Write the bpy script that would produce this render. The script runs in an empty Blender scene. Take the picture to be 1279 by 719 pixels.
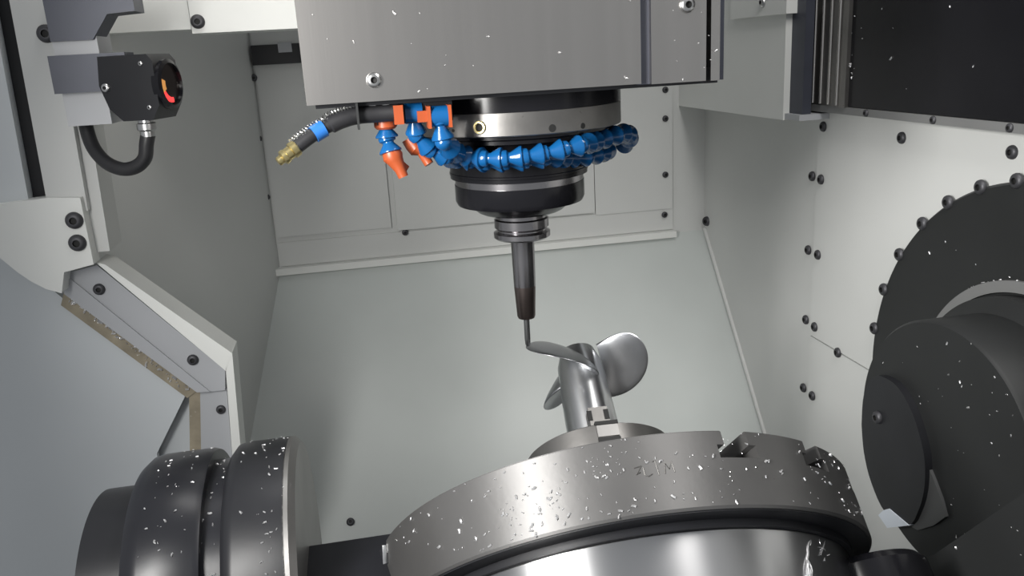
import bpy, bmesh, math, random
from mathutils import Vector, Matrix
from math import sin, cos, pi, radians, sqrt, atan2, hypot

random.seed(7)
scene = bpy.context.scene
COL = scene.collection

# ------------------------------------------------------------------ camera
CAM = Vector((-0.17398, -0.91300, 1.14727))
RIGHT = Vector((0.98094411, -0.18642726, -0.05471309))
DOWN = Vector((-0.10238482, -0.25667521, -0.96105941))
FWD = Vector((0.16512418, 0.94834736, -0.27087136))
FPX = 1053.0
cd = bpy.data.cameras.new('camera')
cam = bpy.data.objects.new('camera', cd)
COL.objects.link(cam)
m = Matrix.Identity(4)
for i in range(3):
    m[i][0] = RIGHT[i]; m[i][1] = -DOWN[i]; m[i][2] = -FWD[i]; m[i][3] = CAM[i]
cam.matrix_world = m
cd.sensor_width = 36.0
cd.lens = 36.0 * FPX / 1279.0
cd.clip_start = 0.01
scene.camera = cam

def at(px, py, ax, val):
    """photograph pixel -> point on the real plane (axis ax = val)"""
    d = RIGHT * (px - 639.5) + DOWN * (py - 359.5) + FWD * FPX
    return CAM + d * ((val - CAM[ax]) / d[ax])

# ------------------------------------------------------------------ world, lamps, exposure
scene.view_settings.view_transform = 'Standard'
scene.view_settings.look = 'None'
scene.view_settings.exposure = 0.0
scene.view_settings.gamma = 1.0
scene.view_settings.use_curve_mapping = False
w = bpy.data.worlds.new('workshop'); scene.world = w; w.use_nodes = True
w.node_tree.nodes['Background'].inputs[0].default_value = (0.94, 0.97, 1.0, 1)
w.node_tree.nodes['Background'].inputs[1].default_value = 0.35

def area(name, loc, target, sx, sy, power, col, spread=180):
    l = bpy.data.lights.new(name, 'AREA'); l.shape = 'RECTANGLE'
    l.size = sx; l.size_y = sy; l.energy = power; l.color = col; l.spread = radians(spread)
    o = bpy.data.objects.new(name, l); COL.objects.link(o)
    o.location = loc
    o.rotation_euler = (Vector(target) - Vector(loc)).to_track_quat('-Z', 'Y').to_euler()
    return o
area('area_light', (-0.57, -0.62, 1.23), (0.58, 0.14, 0.80), 0.16, 0.40, 6.7, (1.0, 0.985, 0.955), 112)  # unseen soft light from front left, presumably through the open door
area('area_light', (0.36, -0.36, 1.74), (0.18, 0.25, 0.5), 0.20, 0.60, 5.0, (1.0, 0.98, 0.95))
area('area_light', (-0.34, 0.08, 1.62), (-0.15, 0.35, 0.4), 0.25, 0.12, 0.9, (1.0, 0.985, 0.96))

# ------------------------------------------------------------------ materials
def mat(name, col, rough=0.5, metal=0.0, var=0.06, scale=8.0, bump=0.0, bscale=60.0,
        stretch=(1, 1, 1), specks=None, emit=None, spec=0.5, aniso=0.0):
    mt = bpy.data.materials.new(name); mt.use_nodes = True
    nt = mt.node_tree; N = nt.nodes; L = nt.links
    b = N['Principled BSDF']
    b.inputs['Roughness'].default_value = rough
    b.inputs['Metallic'].default_value = metal
    b.inputs['Specular IOR Level'].default_value = spec
    if aniso > 0:      # turned surface: grooves run round the axis, so highlights stretch along it
        tg = N.new('ShaderNodeTangent'); tg.direction_type = 'RADIAL'; tg.axis = 'Z'
        L.new(tg.outputs[0], b.inputs['Tangent'])
        b.inputs['Anisotropic'].default_value = aniso
        b.inputs['Anisotropic Rotation'].default_value = 0.25
    tc = N.new('ShaderNodeTexCoord')
    mp = N.new('ShaderNodeMapping'); mp.inputs['Scale'].default_value = stretch
    L.new(tc.outputs['Object'], mp.inputs[0])
    no = N.new('ShaderNodeTexNoise'); no.inputs['Scale'].default_value = scale
    no.inputs['Detail'].default_value = 6
    L.new(mp.outputs[0], no.inputs['Vector'])
    rp = N.new('ShaderNodeMapRange')
    rp.inputs[1].default_value = 0.25; rp.inputs[2].default_value = 0.75
    rp.inputs[3].default_value = 1 - var; rp.inputs[4].default_value = 1 + var
    L.new(no.outputs[0], rp.inputs[0])
    mx = N.new('ShaderNodeVectorMath'); mx.operation = 'SCALE'
    mx.inputs[0].default_value = col
    L.new(rp.outputs[0], mx.inputs['Scale'])
    out = mx.outputs[0]
    if specks:
        scol, sscale, thr = specks
        n2 = N.new('ShaderNodeTexNoise'); n2.inputs['Scale'].default_value = sscale
        n2.inputs['Detail'].default_value = 5; n2.inputs['Roughness'].default_value = 0.65
        L.new(tc.outputs['Object'], n2.inputs['Vector'])
        r2 = N.new('ShaderNodeMapRange')
        r2.inputs[1].default_value = thr; r2.inputs[2].default_value = thr + 0.03
        L.new(n2.outputs[0], r2.inputs[0])
        mm = N.new('ShaderNodeMix'); mm.data_type = 'RGBA'
        L.new(r2.outputs[0], mm.inputs[0]); L.new(out, mm.inputs[6])
        mm.inputs[7].default_value = (*scol, 1)
        out = mm.outputs[2]
    L.new(out, b.inputs['Base Color'])
    if bump > 0:
        n3 = N.new('ShaderNodeTexNoise'); n3.inputs['Scale'].default_value = bscale
        n3.inputs['Detail'].default_value = 4
        L.new(mp.outputs[0], n3.inputs['Vector'])
        bp = N.new('ShaderNodeBump'); bp.inputs['Strength'].default_value = bump
        bp.inputs['Distance'].default_value = 0.002
        L.new(n3.outputs[0], bp.inputs['Height'])
        L.new(bp.outputs[0], b.inputs['Normal'])
    if emit:
        b.inputs['Emission Color'].default_value = (*emit[0], 1)
        b.inputs['Emission Strength'].default_value = emit[1]
    return mt

M = {}
M['paint'] = mat('painted_sheet_steel', (0.60, 0.608, 0.595), 0.42, 0, 0.05, 3.0, 0.06, 25, specks=((0.36, 0.36, 0.34), 22, 0.80))
M['paint_slope'] = mat('wet_painted_steel', (0.55, 0.58, 0.565), 0.33, 0, 0.06, 4.0, 0.12, 14, specks=((0.30, 0.31, 0.30), 26, 0.76))
M['paint_blue'] = mat('cool_painted_steel', (0.63, 0.66, 0.68), 0.42, 0, 0.05, 3.0, 0.05, 20)
M['paint_white'] = mat('white_paint', (0.76, 0.77, 0.745), 0.45, 0, 0.04, 4.0)
M['paint_grey'] = mat('grey_paint', (0.42, 0.43, 0.45), 0.45, 0, 0.05, 5.0)
M['seal'] = mat('dirty_tan_seal', (0.30, 0.26, 0.19), 0.6, 0, 0.35, 30.0, 0.3, 80, specks=((0.75, 0.75, 0.72), 120, 0.66))
M['stainless'] = mat('brushed_stainless', (0.545, 0.525, 0.505), 0.27, 1, 0.04, 6.0, 0.012, 60, stretch=(14, 14, 0.4))
M['steel'] = mat('ground_steel', (0.26, 0.255, 0.25), 0.42, 0.9, 0.10, 20.0, 0.04, 160, specks=((0.20, 0.19, 0.19), 70, 0.72))
M['rim_steel'] = mat('turned_table_steel', (0.20, 0.197, 0.195), 0.55, 0.74, 0.08, 16.0, 0.04, 160, specks=((0.09, 0.088, 0.085), 70, 0.72), aniso=0.85)
M['steel_dark'] = mat('dark_ground_steel', (0.24, 0.233, 0.225), 0.40, 0.9, 0.15, 22.0, 0.05, 120, specks=((0.12, 0.11, 0.10), 60, 0.67))
M['chrome'] = mat('polished_steel', (0.56, 0.56, 0.57), 0.30, 1, 0.06, 10.0, 0.01, 40, aniso=0.8)
M['alu'] = mat('machined_aluminium', (0.72, 0.73, 0.74), 0.28, 1, 0.06, 12.0, 0.03, 160, aniso=0.5)
M['alu_blade'] = mat('blade_aluminium', (0.50, 0.51, 0.53), 0.30, 1, 0.10, 14.0, 0.03, 90)
M['black'] = mat('black_paint', (0.015, 0.0155, 0.018), 0.38, 0, 0.25, 12.0, 0.08, 40, spec=0.3)
M['black_worn'] = mat('worn_black_paint', (0.014, 0.0145, 0.018), 0.30, 0, 0.25, 12.0, 0.10, 30, specks=((0.30, 0.29, 0.285), 16, 0.685), spec=0.35)
M['black_matt'] = mat('black_matt_cover', (0.020, 0.021, 0.0215), 0.50, 0, 0.2, 5.0, 0.03, 20, spec=0.3)
M['cover_grey'] = mat('dark_grey_cover', (0.075, 0.077, 0.078), 0.5, 0, 0.1, 8.0)
M['lip_grey'] = mat('lip_grey_paint', (0.17, 0.172, 0.172), 0.5, 0, 0.1, 8.0)
M['black_gloss'] = mat('black_anodised', (0.008, 0.008, 0.010), 0.20, 0, 0.2, 12.0, spec=0.28)
M['bolt'] = mat('dark_bolt_steel', (0.075, 0.075, 0.082), 0.50, 0.6, 0.15, 40.0)
M['bolt_bright'] = mat('bright_bolt_steel', (0.55, 0.55, 0.55), 0.30, 1, 0.15, 40.0)
M['socket'] = mat('socket_shadow_steel', (0.02, 0.02, 0.02), 0.6, 0.3)
M['blue'] = mat('blue_plastic', (0.005, 0.080, 0.235), 0.20, 0, 0.08, 30.0)
M['bluetape'] = mat('blue_tape', (0.02, 0.13, 0.42), 0.4)
M['orange'] = mat('orange_plastic', (0.33, 0.062, 0.016), 0.4, 0, 0.08, 30.0)
M['rubber'] = mat('black_rubber', (0.016, 0.016, 0.018), 0.45, 0, 0.2, 50.0, 0.1, 90)
M['brass'] = mat('brass', (0.66, 0.55, 0.27), 0.28, 1, 0.1, 40.0)
M['wire'] = mat('spring_wire', (0.62, 0.62, 0.60), 0.3, 1)
M['chip'] = mat('bright_metal_chip', (0.85, 0.85, 0.86), 0.28, 0.75, 0.1, 30.0)
M['bluegrey'] = mat('blue_grey_steel', (0.055, 0.06, 0.08), 0.45, 0.2, 0.1, 20.0)
M['lens'] = mat('sensor_window', (0.02, 0.015, 0.015), 0.12, 0, 0.1, 20.0)
M['led'] = mat('amber_lamp', (0.7, 0.35, 0.10), 0.4, 0, 0.2, 60.0, emit=((1.0, 0.42, 0.10), 0.35))
M['led_red'] = mat('red_lamp', (0.8, 0.05, 0.05), 0.4, 0, 0.1, 60.0, emit=((1.0, 0.04, 0.04), 1.6))
M['holder'] = mat('tool_holder_steel', (0.34, 0.33, 0.34), 0.22, 1, 0.08, 20.0)
M['holder_burnt'] = mat('heat_tinted_steel', (0.20, 0.165, 0.155), 0.34, 1, 0.15, 40.0)
M['carbide'] = mat('carbide', (0.30, 0.31, 0.31), 0.35, 1, 0.1, 60.0)
M['mark'] = mat('stamped_mark', (0.16, 0.155, 0.15), 0.5, 0.8)
M['gap_light'] = mat('gap_light_white', (0.74, 0.80, 0.88), 0.35, 0, 0.04, 20.0)  # pale tone painted in for lit surfaces behind the hub

# ------------------------------------------------------------------ mesh helpers
MW = {}      # python-side world matrices of parents

def finish(bm, ang=38.0, smooth=True):
    bmesh.ops.recalc_face_normals(bm, faces=bm.faces)
    if smooth:
        a = radians(ang)
        for f in bm.faces: f.smooth = True
        for e in bm.edges:
            if len(e.link_faces) == 2:
                e.smooth = e.calc_face_angle(0.0) < a
            else:
                e.smooth = False

def obj(name, bm, mt, parent=None, local=False, bevel=0.0, smooth=True, ang=38.0):
    if bevel > 0:
        ed = [e for e in bm.edges if len(e.link_faces) == 2 and e.calc_face_angle(0.0) > radians(30)]
        bmesh.ops.bevel(bm, geom=ed, offset=bevel, segments=2, profile=0.6, affect='EDGES', clamp_overlap=True)
    finish(bm, ang, smooth)
    me = bpy.data.meshes.new(name); bm.to_mesh(me); bm.free()
    me.materials.append(M[mt])
    o = bpy.data.objects.new(name, me); COL.objects.link(o)
    if parent is not None:
        o.parent = parent
        if not local:
            o.matrix_parent_inverse = MW[parent].inverted()
        MW[o] = MW[parent].copy() if local else Matrix.Identity(4)
    else:
        MW[o] = Matrix.Identity(4)
    return o

def tag(o, label, cat, group=None):
    o['label'] = label; o['category'] = cat
    if group: o['group'] = group
    return o

def struct(o, label=None, cat=None):
    o['kind'] = 'structure'
    if label: o['label'] = label; o['category'] = cat
    return o

def empty(name, loc=(0, 0, 0), mw=None):
    o = bpy.data.objects.new(name, None); COL.objects.link(o)
    o.empty_display_size = 0.02
    mm = mw if mw is not None else Matrix.Translation(Vector(loc))
    o.matrix_world = mm
    MW[o] = mm.copy()
    return o

def thing(name, label, cat, loc=(0, 0, 0), mw=None, group=None):
    return tag(empty(name, loc, mw), label, cat, group)

def B(): return bmesh.new()

def box(bm, x0, x1, y0, y1, z0, z1):
    vs = [bm.verts.new((x, y, z)) for x in (x0, x1) for y in (y0, y1) for z in (z0, z1)]
    for f in ((0, 1, 3, 2), (4, 6, 7, 5), (0, 4, 5, 1), (2, 3, 7, 6), (0, 2, 6, 4), (1, 5, 7, 3)):
        bm.faces.new([vs[i] for i in f])
    return bm

def prism(bm, pts, ext):
    ext = Vector(ext)
    a = [bm.verts.new(Vector(p)) for p in pts]
    b = [bm.verts.new(Vector(p) + ext) for p in pts]
    bm.faces.new(a); bm.faces.new(list(reversed(b)))
    n = len(a)
    for i in range(n):
        bm.faces.new((a[i], b[i], b[(i + 1) % n], a[(i + 1) % n]))
    return bm

def frame(axis):
    ax = Vector(axis).normalized()
    t = Vector((0, 0, 1)) if abs(ax.z) < 0.9 else Vector((1, 0, 0))
    u = t.cross(ax).normalized(); v = ax.cross(u)
    return u, v, ax

def lathe(bm, prof, org=(0, 0, 0), axis=(0, 0, 1), segs=64):
    """prof: list of (radius, height); closed at ends where radius = 0"""
    org = Vector(org); u, v, ax = frame(axis)
    rings = []
    for r, h in prof:
        if r < 1e-7:
            rings.append([bm.verts.new(org + ax * h)])
        else:
            rings.append([bm.verts.new(org + ax * h + (u * cos(2 * pi * i / segs) + v * sin(2 * pi * i / segs)) * r) for i in range(segs)])
    for a, b in zip(rings[:-1], rings[1:]):
        if len(a) == 1 and len(b) == 1: continue
        for i in range(segs):
            j = (i + 1) % segs
            if len(a) == 1: bm.faces.new((a[0], b[i], b[j]))
            elif len(b) == 1: bm.faces.new((a[i], b[0], a[j]))
            else: bm.faces.new((a[i], b[i], b[j], a[j]))
    return bm

def cyl(bm, p0, p1, r, segs=32, cham=0.0):
    p0 = Vector(p0); p1 = Vector(p1); h = (p1 - p0).length
    c = cham
    prof = [(0, 0), (r - c, 0), (r, c), (r, h - c), (r - c, h), (0, h)] if c > 0 else [(0, 0), (r, 0), (r, h), (0, h)]
    return lathe(bm, prof, p0, p1 - p0, segs)

def smoothpath(pts, n=6):
    P = [Vector(p) for p in pts]; out = []
    for i in range(len(P) - 1):
        p0 = P[max(i - 1, 0)]; p1 = P[i]; p2 = P[i + 1]; p3 = P[min(i + 2, len(P) - 1)]
        for k in range(n):
            t = k / n
            out.append(0.5 * ((2 * p1) + (p2 - p0) * t + (2 * p0 - 5 * p1 + 4 * p2 - p3) * t * t + (3 * p1 - p0 - 3 * p2 + p3) * t ** 3))
    out.append(P[-1])
    return out

def tube(bm, pts, rad, segs=12, cap=True):
    P = [Vector(p) for p in pts]; n = len(P)
    rads = rad if isinstance(rad, (list, tuple)) else [rad] * n
    t = (P[1] - P[0]).normalized()
    u, v, _ = frame(t)
    rings = []
    for i in range(n):
        tn = (P[min(i + 1, n - 1)] - P[max(i - 1, 0)]).normalized()
        u = (u - tn * u.dot(tn)).normalized(); v = tn.cross(u)
        rings.append([bm.verts.new(P[i] + (u * cos(2 * pi * k / segs) + v * sin(2 * pi * k / segs)) * rads[i]) for k in range(segs)])
    for a, b in zip(rings[:-1], rings[1:]):
        for k in range(segs):
            bm.faces.new((a[k], a[(k + 1) % segs], b[(k + 1) % segs], b[k]))
    if cap:
        bm.faces.new(rings[0]); bm.faces.new(rings[-1])
    return bm

# shared bolt mesh: button head with hexagonal socket, along local +Z, radius 1
def bolt_mesh(mname):
    bm = B()
    segs = 24
    prof = [(1.0, 0.0), (1.0, 0.18), (0.93, 0.38), (0.75, 0.55), (0.55, 0.62)]
    rings = [[bm.verts.new((r * cos(2 * pi * i / segs), r * sin(2 * pi * i / segs), h)) for i in range(segs)] for r, h in prof]
    for a, b in zip(rings[:-1], rings[1:]):
        for i in range(segs):
            j = (i + 1) % segs
            bm.faces.new((a[i], a[j], b[j], b[i]))
    top = rings[-1]
    hx = [bm.verts.new((0.42 * cos(2 * pi * i / segs), 0.42 * sin(2 * pi * i / segs), 0.62)) for i in range(segs)]
    dn = [bm.verts.new((0.42 * cos(2 * pi * i / segs), 0.42 * sin(2 * pi * i / segs), 0.25)) for i in range(segs)]
    fl = []
    for i in range(segs):
        j = (i + 1) % segs
        bm.faces.new((top[i], top[j], hx[j], hx[i]))
        f = bm.faces.new((hx[i], hx[j], dn[j], dn[i])); f.material_index = 1
    f = bm.faces.new(dn); f.material_index = 1
    bm.faces.new(list(reversed(rings[0])))
    finish(bm)
    me = bpy.data.meshes.new('bolt'); bm.to_mesh(me); bm.free()
    me.materials.append(M[mname]); me.materials.append(M['socket'])
    return me
BOLT = bolt_mesh('bolt'); BOLTB = bolt_mesh('bolt_bright')

def bolt(parent, p, nrm, r=0.008, me=None, name='bolt'):
    o = bpy.data.objects.new(name, me or BOLT); COL.objects.link(o)
    q = Vector(nrm).to_track_quat('Z', 'Y')
    mw = Matrix.Translation(Vector(p)) @ q.to_matrix().to_4x4() @ Matrix.Scale(r, 4)
    o.parent = parent
    o.matrix_parent_inverse = MW[parent].inverted()
    o.matrix_basis = mw
    return o

def chips(name, places, parent, size=0.004, local=False):
    """bright curls of swarf lying on a surface; places: list of (point, normal)"""
    bm = B()
    for p, nr in places:
        u, v, ax = frame(nr)
        a0 = random.uniform(0, 2 * pi); d = u * cos(a0) + v * sin(a0); e = ax.cross(d)
        s = size * random.choice((0.35, 0.45, 0.6, 0.8, 1.0, 1.4))
        k = random.choice((2, 3, 4, 5)); curl = random.uniform(0.4, 2.2); wd = s * random.uniform(0.16, 0.32)
        cpt = Vector(p) + ax * 0.0004; ang = 0.0; prev = None
        for i in range(k + 1):
            side = (e * cos(ang) - d * sin(ang))
            x = [bm.verts.new(cpt + side * wd), bm.verts.new(cpt + ax * wd * 1.3), bm.verts.new(cpt - side * wd)]
            if prev:
                bm.faces.new((prev[0], prev[1], x[1], x[0])); bm.faces.new((prev[1], prev[2], x[2], x[1]))
                bm.faces.new((prev[2], prev[0], x[0], x[2]))
            else:
                bm.faces.new(x)
            prev = x
            cpt = cpt + (d * cos(ang) + e * sin(ang)) * (s / k) + ax * random.uniform(0, 0.15) * s / k
            ang += curl / k
        bm.faces.new(list(reversed(prev)))
    o = obj(name, bm, 'chip', parent, local, smooth=False)
    o['kind'] = 'stuff'
    return o

# ================================================================== THE SETTING
XR, YB = 0.586, 0.872
bm = B(); box(bm, -1.0, 0.70, -0.75, 1.0, -0.05, 0.0)
struct(obj('floor', bm, 'paint_grey'))

# back wall with its screwed-on sheets
bm = B(); box(bm, -0.62, 0.66, YB, YB + 0.06, 0.0, 1.78)
wb = struct(obj('wall_back', bm, 'paint'))
bm = B(); box(bm, -0.352, -0.116, YB - 0.007, YB + 0.004, 0.800, 1.72)
obj('panel', bm, 'paint', wb, bevel=0.0012)
bm = B(); box(bm, -0.104, 0.330, YB - 0.012, YB + 0.004, 0.793, 1.72)
obj('panel', bm, 'paint', wb, bevel=0.0012)
bm = B(); box(bm, 0.333, 0.512, YB - 0.007, YB + 0.004, 0.786, 1.72)
obj('panel', bm, 'paint', wb, bevel=0.0012)
bm = B(); box(bm, -0.352, 0.514, YB - 0.004, YB + 0.004, 0.738, 0.788)
obj('panel', bm, 'paint', wb, bevel=0.001)
bm = B(); box(bm, -0.366, 0.516, YB - 0.022, YB + 0.004, 0.722, 0.736)
obj('ledge', bm, 'paint_white', wb, bevel=0.003)
for x, y in ((317, 97), (323, 173), (333, 246), (831, 112), (831, 148), (831, 218), (830, 268), (506, 290), (311, 305)):
    bolt(wb, at(x, y, 1, YB - 0.008), (0, -1, 0), 0.0068)
# slot at the top of the back wall
s = at(313, 57, 1, YB - 0.008); e = at(384, 78, 1, YB - 0.008)
bm = B(); box(bm, s.x, e.x + 0.05, YB - 0.016, YB - 0.004, e.z, s.z)
sl = obj('slot_cover', bm, 'black', wb, bevel=0.001)
bm = B(); box(bm, s.x + 0.052, s.x + 0.078, YB - 0.0185, YB - 0.010, s.z - 0.016, s.z + 0.003)
obj('slot_tab', bm, 'paint_grey', sl, bevel=0.001)

# steep sloping chip sheet below it
def slope_y(z): return 0.872 - (0.728 - z) * (0.307 / 0.358)
bm = B()
zb = 0.02
XL_T, XL_B = -0.358, -0.575
prism(bm, [(XL_T, slope_y(0.730), 0.730), (XR + 0.02, slope_y(0.730), 0.730), (XR + 0.02, slope_y(zb), zb), (XL_B, slope_y(zb), zb)], (0, 0.03, -0.005))
ws = struct(obj('wall_slope', bm, 'paint_slope'))
# bolted foot flange on the slope
nS = Vector((0, -0.358, 0.307)).normalized(); dS = Vector((0, -0.307, -0.358)).normalized()
def onslope(px, py):
    d = RIGHT * (px - 639.5) + DOWN * (py - 359.5) + FWD * FPX
    p0 = Vector((0, 0.872, 0.728)); t = (p0 - CAM).dot(nS) / d.dot(nS)
    return CAM + d * t
a = onslope(330, 661); b_ = onslope(520, 652)
bm = B(); prism(bm, [a + nS * 0.004, b_ + nS * 0.004, b_ + nS * 0.004 + dS * 0.25, a + nS * 0.004 + dS * 0.25], -nS * 0.006)
obj('foot_sheet', bm, 'paint_slope', ws, bevel=0.001)
bolt(ws, onslope(438, 652) + nS * 0.004, nS, 0.0075)

# right wall
bm = B(); box(bm, XR + 0.005, XR + 0.07, -0.75, YB + 0.03, 0.0, 1.78)
wr = struct(obj('wall_right', bm, 'paint'))
bm = B(); box(bm, XR, XR + 0.012, -0.74, 0.392, 0.632, 1.70)
obj('panel', bm, 'paint', wr, bevel=0.0012)
bm = B(); box(bm, XR + 0.001, XR + 0.012, -0.74, 0.392, 0.02, 0.629)
obj('panel', bm, 'paint', wr, bevel=0.0012)
for x, y in ((1029, 158), (1127, 172), (1265, 190), (1026, 224), (1022, 318), (1018, 408), (1015, 494), (1047, 440)):
    bolt(wr, at(x, y, 0, XR), (-1, 0, 0), 0.0085)
for x, y in ((1015, 220), (1010, 312), (1007, 399), (1004, 484)):
    bolt(wr, at(x, y, 0, XR + 0.004), (-1, 0, 0), 0.0085)
# weld bead where slope meets the wall and fitting in the corner
p0 = Vector((XR + 0.004, slope_y(0.728) - 0.006, 0.732)); p1 = Vector((XR + 0.004, slope_y(0.25) - 0.006, 0.25))
bm = B(); tube(bm, [p0, p1], 0.0048, 10)
obj('weld_bead', bm, 'paint', wr)
c = at(879, 275, 1, YB - 0.006)
bolt(wr, (XR + 0.004, c.y - 0.012, c.z), (-1, -0.5, 0), 0.011)

# left wall, set at an angle to the back
dl = Vector((-0.204, -0.652, 0)); pl = Vector((-0.356, YB, 0))
nl = Vector((0.652, -0.204, 0)).normalized()
q0 = pl - dl * 0.03; q1 = pl + dl * 0.955
bm = B(); prism(bm, [(q0.x, q0.y, 0), (q1.x, q1.y, 0), (q1.x, q1.y, 1.78), (q0.x, q0.y, 1.78)], -nl * 0.04)
wl = struct(obj('wall_left', bm, 'paint'))

# ================================================================== LEFT: door frame, sheets, sensor
YF = 0.22
FR = lambda x, y, Y=YF: at(x, y, 1, Y)
# big pale sheet (bottom left)
P = [FR(-260, 140, 0.24), FR(20, 325, 0.24), FR(78, 372, 0.24), FR(233, 491, 0.24), FR(196, 566, 0.24), FR(190, 760, 0.24)]
P = [P[0], P[1], P[2], P[3], P[4], Vector((P[4].x - 0.03, 0.24, 0.0)), Vector((-0.98, 0.24, 0.0)), Vector((-0.98, 0.24, P[0].z))]
bm = B(); prism(bm, P, (0, 0.012, 0))
tag(obj('sheet_panel', bm, 'paint_blue', bevel=0.001), 'large plain pale grey sheet below the diagonal frame, behind the left bearing drum', 'panel')
bm = B()
Q = [FR(235, 487, 0.262), FR(300, 487, 0.262), FR(303, 560, 0.262)]
prism(bm, [(Q[0].x - 0.08, 0.262, Q[0].z + 0.03), (Q[2].x, 0.262, Q[0].z + 0.03), (Q[2].x, 0.262, 0.0), (Q[0].x - 0.08, 0.262, 0.0)], (0, 0.012, 0))
tag(obj('backing_sheet', bm, 'paint_blue', bevel=0.001), 'narrow grey sheet behind the slanted edge of the pale panel', 'panel')

# diagonal frame: grey flange, white outer edge, tan seal strip
fr = thing('diagonal_frame', 'grey bolted flange with white edge running diagonally down left wall', 'frame', FR(245, 560))
g = [FR(80, 341), FR(118, 332), FR(281, 466), FR(279, 487), FR(262, 489)]
bm = B(); prism(bm, [FR(79, 342), FR(121, 331), FR(281, 462), FR(281, 487), FR(262, 489)], (0, 0.02, 0))
obj('flange', bm, 'paint_grey', fr, bevel=0.0015)
bm = B(); prism(bm, [FR(79, 341, .217), FR(262, 489, .217), FR(246, 490, .217), FR(80, 367, .217)], (0, 0.02, 0))
obj('lower_flange', bm, 'paint_grey', fr, bevel=0.002)
bm = B(); prism(bm, [FR(120, 328, .205), FR(131, 330, .205), FR(290, 441, .205), FR(282, 463, .205)], (0, 0.05, 0))
obj('edge_strip', bm, 'paint_white', fr, bevel=0.002)
bm = B(); prism(bm, [FR(282, 461, .205), FR(290, 440, .205), FR(306, 620, .205), FR(294, 620, .205)], (0, 0.05, 0))
obj('edge_strip', bm, 'paint_white', fr, bevel=0.002)
bm = B(); prism(bm, [FR(250, 489, .226), FR(283, 485, .226), FR(294, 620, .226), FR(252, 620, .226)], (0, 0.02, 0))
obj('flange', bm, 'paint_grey', fr, bevel=0.0015)
bm = B(); prism(bm, [FR(80, 364, .232), FR(246, 488, .232), FR(234, 497, .232), FR(76, 381, .232)], (0, 0.012, 0))
obj('seal_strip', bm, 'seal', fr)
bm = B(); prism(bm, [FR(236, 488, .234), FR(251, 488, .234), FR(252, 620, .234), FR(238, 620, .234)], (0, 0.012, 0))
obj('seal_strip', bm, 'seal', fr)
for x, y in ((124, 361), (241, 449)):
    bolt(fr, FR(x, y), (0, -1, 0), 0.0075)
bolt(fr, FR(276, 511, .226), (0, -1, 0), 0.0065)
pl_ = []
for i in range(70):
    t = random.random() ** 1.0; x = 84 + t * 155; y = 368 + t * 121 + random.uniform(-3, 5)
    pl_.append((FR(x, y, .2315), (0, -1, 0)))
chips('metal_chips', pl_, fr, 0.006)
# bolt hole on the backing sheet is a small screw on the sheet below the frame

# upright post with the dark slot
po = thing('door_post', 'tall pale post with dark sliding slot and round bolt heads', 'post', FR(60, 330, 0.2))
zt = 1.60
def up(p): # continue an edge upwards out of frame along z
    return Vector((p.x, p.y, zt))
bm = B()
e1 = FR(22, 40, .20); e2 = FR(100, 262, .20)
prism(bm, [(-0.552, .20, 0.985), (-0.507, .20, 0.985), (-0.496, .20, zt), (-0.541, .20, zt)], (0, 0.05, 0))
obj('post_face', bm, 'paint', po, bevel=0.003)
bm = B(); prism(bm, [(-0.583, .222, 0.985), (-0.545, .222, 0.985), (-0.533, .222, zt), (-0.571, .222, zt)], (0, 0.02, 0))
obj('slot', bm, 'black', po)
bm = B(); prism(bm, [(-0.66, .205, 0.985), (-0.574, .205, 0.985), (-0.560, .205, zt), (-0.66, .205, zt)], (0, 0.05, 0))
obj('outer_face', bm, 'paint_blue', po, bevel=0.003)
bm = B(); prism(bm, [(-0.511, .212, 0.93), (-0.494, .212, 0.93), (-0.478, .212, zt), (-0.499, .212, zt)], (0, 0.06, 0))
obj('return_edge', bm, 'paint', po, bevel=0.003)
# foot plate with curved lower outline
A = [FR(-40, 258, .19), FR(0, 255, .19), FR(60, 247, .19), FR(100, 247, .19), FR(117, 330, .19), FR(80, 340, .19), FR(77, 366, .19), FR(58, 361, .19), FR(40, 352, .19), FR(22, 340, .19), FR(0, 322, .19), FR(-40, 285, .19)]
bm = B(); prism(bm, A, (0, 0.028, 0))
obj('foot_plate', bm, 'paint_white', po, bevel=0.002)
bolt(po, FR(93, 275, .19), (0, -1, 0), 0.0105)
bolt(po, FR(97, 303, .19), (0, -1, 0), 0.0105)
bolt(po, FR(58, 42, .2), (0, -1, 0), 0.0105)

# white crossbeam at the top
be = thing('crossbeam', 'white painted crossbeam with one round bolt behind spindle head', 'beam', at(250, 38, 1, 0.35))
zb1 = 1.196
bm = B(); box(bm, -0.50, -0.378, 0.356, 0.43, zb1 + 0.003, 1.50)
obj('beam_section', bm, 'paint_white', be, bevel=0.002)
bm = B(); box(bm, -0.3765, 0.10, 0.350, 0.43, zb1 - 0.003, 1.50)
obj('beam_section', bm, 'paint_white', be, bevel=0.002)
bolt(be, at(247, 27, 1, 0.35), (0, -1, 0), 0.0095)

# sensor (tool measuring head) on its bracket
se = thing('sensor_unit', 'black round-bottomed sensor box with glowing red and amber window', 'sensor', at(180, 150, 1, 0.13))
SY0, SY1 = 0.125, 0.175
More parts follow.
